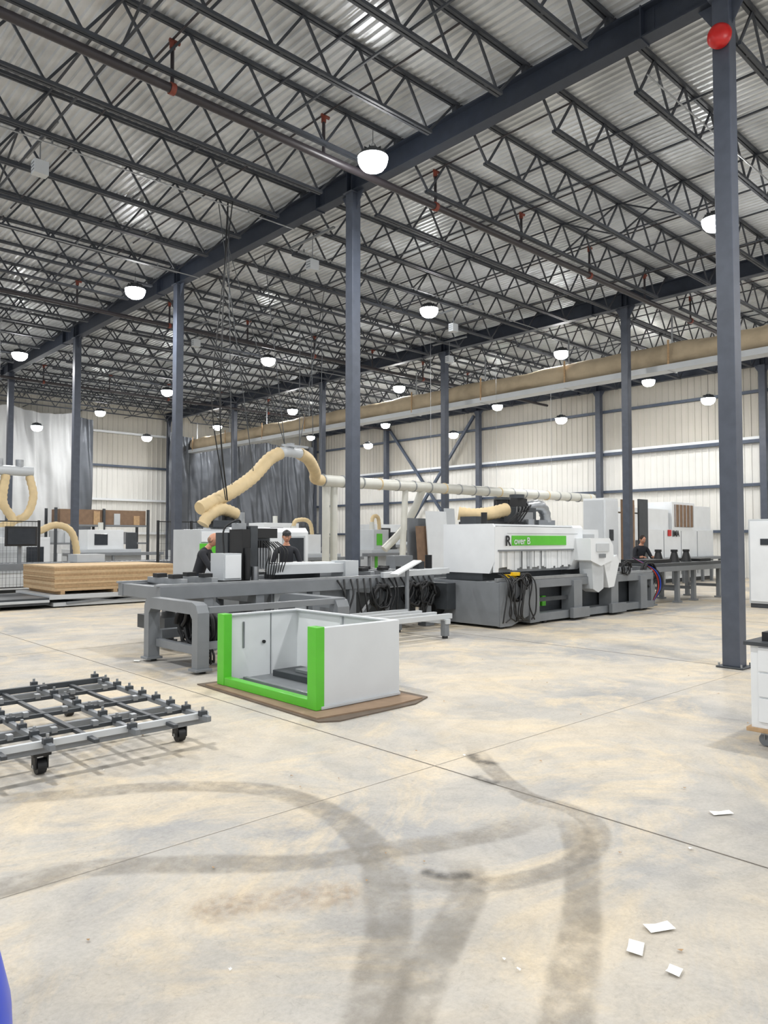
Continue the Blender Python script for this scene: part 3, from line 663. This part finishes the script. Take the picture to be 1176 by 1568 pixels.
b.hose([(6.3,25,3.65),(5.9,24.8,3.2),(6.0,24.7,2.5),(6.4,24.8,2.0)],.14,M_hose,.08); b.hose([(7.1,25,3.65),(7.0,24.9,2.8),(7.3,24.9,2.2),(6.9,25,2.0)],.14,M_hose,.08)
b.hose([(7.8,25,3.65),(7.9,24.9,3.0),(7.7,24.9,2.4),(7.3,25,2.2)],.13,M_hose,.08); b.cyl((6.9,25.1,1.9),(6.9,25.1,8.6),.01,M_steel,6)
b.hose([(8.2,25.2,1.9),(8.7,25.2,2.1),(9.2,25.2,1.9),(9.4,25.2,1.2),(9.4,25.2,.3)],.12,M_hose,.08); b.box(9.1,9.8,24.9,25.6,0,.9,M_grey); b.done(.01)
b=B('board_storage_rack')
for x in(11.4,13.5,15.6): 
    for y in(33,34.2): b.box(x-.05,x+.05,y-.05,y+.05,0,3.0,M_dgrey)
for z in(.5,1.4,2.2): b.box(11.4,15.6,33,34.2,z,z+.08,M_grey)
for k in range(13):
    x=11.5+.31*k; z=(.58,1.48,2.28)[k%3]; b.box(x,x+.28,33.02,34.1,z,z+random.uniform(.3,.65),random.choice([M_chipd,M_lgrey,M_white]))
b.box(11.6,15.5,33.05,34.1,2.28,2.95,M_brown); b.box(11.5,13.5,33.1,34.1,1.48,2.0,M_lgrey)
b.done()
def bgmachine(name,x,y,w,d,h,topm,acc,hose=True):
    b=B(name); b.box(x,x+w,y,y+d,.12,h*.62,M_lgrey); b.box(x+.05,x+w-.05,y+.05,y+d-.05,0,.12,M_dgrey); b.box(x+w*.2,x+w*.75,y+.2,y+d-.01,h*.62,h,topm)
    b.box(x-.5,x+w+.8,y-.35,y-.01,h*.5,h*.56,M_grey)
    for q in(-.4,w*.5,w+.6): b.box(x+q,x+q+.08,y-.3,y-.2,0,h*.5,M_grey)
    b.box(x+w*.3,x+w*.5,y+.18,y+.2,h*.7,h*.92,acc); b.box(x+w*.8,x+w*.95,y+.1,y+.3,h*.62,h*.95,M_dgrey)
    b.cyl((x+w*.5,y+d*.6,h),(x+w*.5,y+d*.6,h+.3),.1,M_duct,12); b.box(x+w*.1,x+w*.2,y-.02,y,h*.2,h*.5,acc)
    if hose: b.hose([(x+w*.5,y+d*.6,h+.25),(x+w*.55,y+d*.6,h+.5),(x+w*.75,y+d*.6,h+.4),(x+w*.8,y+d*.6,h*.62)],.08,M_hose,.06,10)
    b.done(.01)
bgmachine('panel_saw',14.0,20.5,3.0,1.4,1.8,M_white,M_glass)
bgmachine('boring_machine',18.5,20.5,1.4,1.3,2.0,M_lgrey,M_green)
bgmachine('spindle_moulder',12.6,23.6,3,1.4,2.0,M_white,M_glass,False)
bgmachine('vertical_panel_saw',16.2,25.0,3.2,1.3,2.3,M_white,M_dgrey,False)
bgmachine('dowel_inserter',23.5,20.5,3.5,1.5,2.2,M_white,M_glass)
bgmachine('belt_sander',25,28,3.5,1.5,2.4,M_lgrey,M_black,False)
bgmachine('thickness_planer',10.6,28.5,2.6,1.5,2.0,M_white,M_glass,False)
b=B('leaning_panels'); b.T=Matrix.Translation((14.0,13.5,0))@Matrix.Rotation(-.08,4,'X'); b.box(.3,1.1,0,.03,0.03,2.4,M_white); b.box(1.1,1.5,.05,.08,0.03,2.5,M_lgrey); b.box(.0,.7,.1,.13,.03,2.0,M_brown)
b.T=None; b.box(13.9,15.6,13.95,14.0,0,2.2,M_grey); b.box(13.9,15.6,13.35,13.95,0,.03,M_grey); b.done()
b=B('assembly_bench'); b.box(11.6,13.8,12.4,12.9,.85,.92,M_lgrey)
for x in(11.7,13.6):
    for y in(12.45,12.8): b.box(x,x+.08,y-.04,y+.04,0,.85,M_grey)
b.box(12.0,12.6,12.5,12.8,.92,1.25,M_grey); b.cyl((13.3,12.65,.92),(13.3,12.65,1.25),.09,M_black,12); b.box(11.7,13.7,12.45,12.85,.3,.35,M_grey); b.box(12.8,13.0,12.5,12.8,.92,1.1,M_dgrey); b.done(.005)

# ------------------------------------------------------------------ people
def person(name,loc,rotz,lean,arms,hair,bald,h=1.0,look=(0,0)):
    cl,sl=math.cos(lean),math.sin(lean)
    def up(p):
        x,y,z=p
        if z<=.95: return Vector(p)
        return Vector((x,y*cl+(z-.95)*sl,.95+(z-.95)*cl-y*sl))
    J=[((0,0,.95),.15,.11),((0,0,1.1),.14,.10),((0,.01,1.28),.165,.12),((0,0,1.41),.12,.09),((0,.01,1.51),.055,.055),((0,.03,1.58),.055,.06)]
    V=[up(j[0]) for j in J]; R=[(j[1],j[2]) for j in J]; Ed=[(0,1),(1,2),(2,3),(3,4),(4,5)]; tag=['p','s','s','s','k','k']
    wr=[]
    for s,(el,wp) in((-1,arms[0]),(1,arms[1])):
        i=len(V); V.append(up((s*.185,0,1.40))); R.append((.065,.065)); tag.append('s'); Ed.append((3,i))
        V.append(Vector(el)); R.append((.048,.048)); tag.append('s'); Ed.append((i,i+1))
        V.append(Vector(wp)); R.append((.03,.026)); tag.append('k'); Ed.append((i+1,i+2))
        d=(Vector(wp)-Vector(el)).normalized()
        V.append(Vector(wp)+d*.085); R.append((.04,.018)); tag.append('k'); Ed.append((i+2,i+3)); wr.append((s,Vector(wp),d))
    for s in(-1,1):
        i=len(V)
        for p,r,t in(((s*.095,0,.86),.095,'p'),((s*.11,.03,.49),.062,'p'),((s*.115,-.02,.1),.045,'b'),((s*.125,.08,.045),.042,'b'),((s*.13,.17,.04),.036,'b')):
            V.append(Vector(p)); R.append((r,r)); tag.append(t)
        Ed+=[(0,i),(i,i+1),(i+1,i+2),(i+2,i+3),(i+3,i+4)]
    me=bpy.data.meshes.new('tmp'); me.from_pydata([tuple(v) for v in V],Ed,[])
    ob=bpy.data.objects.new('tmp',me); COL.objects.link(ob)
    ob.modifiers.new('s','SKIN'); sv=me.skin_vertices[0].data
    for k,r in enumerate(R): sv[k].radius=r
    sv[0].use_root=True
    md=ob.modifiers.new('ss','SUBSURF'); md.levels=2; md.render_levels=2
    bpy.context.view_layer.update()
    em=bpy.data.meshes.new_from_object(ob.evaluated_get(bpy.context.evaluated_depsgraph_get()))
    bpy.data.objects.remove(ob)
    b=B(name); b.T=Matrix.Translation(loc)@Matrix.Rotation(rotz,4,'Z')@Matrix.Scale(h,4)
    vs=[v.co.copy() for v in em.vertices]; MM={'s':M_shirt,'k':M_skin,'p':M_pants,'b':M_boot}
    groups={}
    for p in em.polygons:
        c=p.center; best=None
        for e in Ed:
            a,bb=V[e[0]],V[e[1]]; d=bb-a; t=max(0,min(1,(c-a).dot(d)/max(d.length_squared,1e-9))); dd=(c-(a+d*t)).length
            if best is None or dd<best[0]:
                best=(dd,tag[e[1]] if t>(.9 if tag[e[1]]=='k' else .3) else tag[e[0]])
        groups.setdefault(best[1],[]).append(list(p.vertices))
    for t,fs in groups.items():
        used=sorted({i for f in fs for i in f}); mp={u:k for k,u in enumerate(used)}
        b.add([vs[u] for u in used],[[mp[i] for i in f] for f in fs],MM[t],True)
    for s,w,d in wr:
        side=d.cross(Vector((0,0,1))).normalized(); dn=Vector((0,0,-1))
        for k,(off,ln) in enumerate(((-.03,.07),(-.01,.08),(.01,.075),(.03,.058))):
            r0=w+d*.1+side*off
            b.tube([r0,r0+d*ln*.45+dn*.006,r0+d*ln*.8+dn*.024,r0+d*ln+dn*.045],[.0095,.009,.008,.006],M_skin,8)
        q=w+d*.04-side*s*.035
        b.tube([q,q+d*.03-side*s*.028,q+d*.06-side*s*.034+dn*.012],[.012,.01,.007],M_skin,8)
    hc=up((0,.045,1.665)); hl=lean*.7+look[0]
    T0=b.T.copy(); b.T=T0@Matrix.Translation(hc)@Matrix.Rotation(look[1],4,'Z')@Matrix.Rotation(-hl,4,'X')
    def shape(p):
        if p.z<0: p.x*=1-.25*(-p.z/.12); p.y*=1-.12*(-p.z/.12)
        if p.y<-.0 and p.z<-.03: p.y*=.8
        return p
    b.ell((0,0,0),.077,.097,.122,M_skin,24,16,shape)
    b.ell((0,.098,-.02),.013,.02,.024,M_skin,10,8); b.ell((0,.082,-.062),.026,.01,.008,M_lips,10,6)
    for s in(-1,1):
        b.ell((s*.03,.083,.012),.014,.011,.009,M_white,10,8); b.ell((s*.03,.092,.012),.006,.005,.006,M_black,8,6); b.mem((s*.015,.094,.034),(s*.046,.086,.034),.006,.006,M_hairb)
        b.ell((s*.079,-.005,-.005),.011,.02,.03,M_skin,10,8)
    if bald: b.ell((0,-.022,-.012),.0785,.08,.075,M_hairg,20,12)
    else: b.ell((0,-.014,.024),.083,.098,.106,hair,24,14)
    if bald is None:
        b.ell((0,.0,.06),.085,.1,.068,M_black,20,12); b.ell((0,.1,.055),.06,.05,.01,M_black,16,6)
    b.T=T0
    return b.done()
person('man_leaning_over_machine',(6.42,11.7,0),math.radians(222),.38,(((-.27,.36,1.1),(-.17,.44,1.04)),((.27,.36,1.1),(.17,.44,1.04))),M_hairg,True,1.02,(.2,.0))
person('man_in_cap',(8.55,12.0,0),math.radians(150),.08,(((-.27,.1,1.13),(-.18,.33,1.1)),((.27,.1,1.13),(.15,.33,1.12))),M_hairb,None,1.02,(.2,0))
person('man_with_dark_hair',(19.65,10.45,0),math.radians(150),.22,(((-.28,.2,1.12),(-.2,.4,1.15)),((.28,.2,1.12),(.2,.4,1.15))),M_hairb,False,.99,(.2,0))

# ------------------------------------------------------------------ world, camera
w=bpy.data.worlds.new('world'); S.world=w; w.use_nodes=True
w.node_tree.nodes['Background'].inputs[0].default_value=(.92,.96,1,1); w.node_tree.nodes['Background'].inputs[1].default_value=.85
cd=bpy.data.cameras.new('camera'); cam=bpy.data.objects.new('camera',cd); COL.objects.link(cam); S.camera=cam
cd.sensor_fit='VERTICAL'; cd.sensor_height=36; cd.lens=26; cd.clip_end=200
cam.location=(0,0,1.65); cam.rotation_euler=(math.radians(92.07),0,math.radians(-43))
S.view_settings.view_transform='Standard'; S.view_settings.look='None'; S.view_settings.exposure=0.08
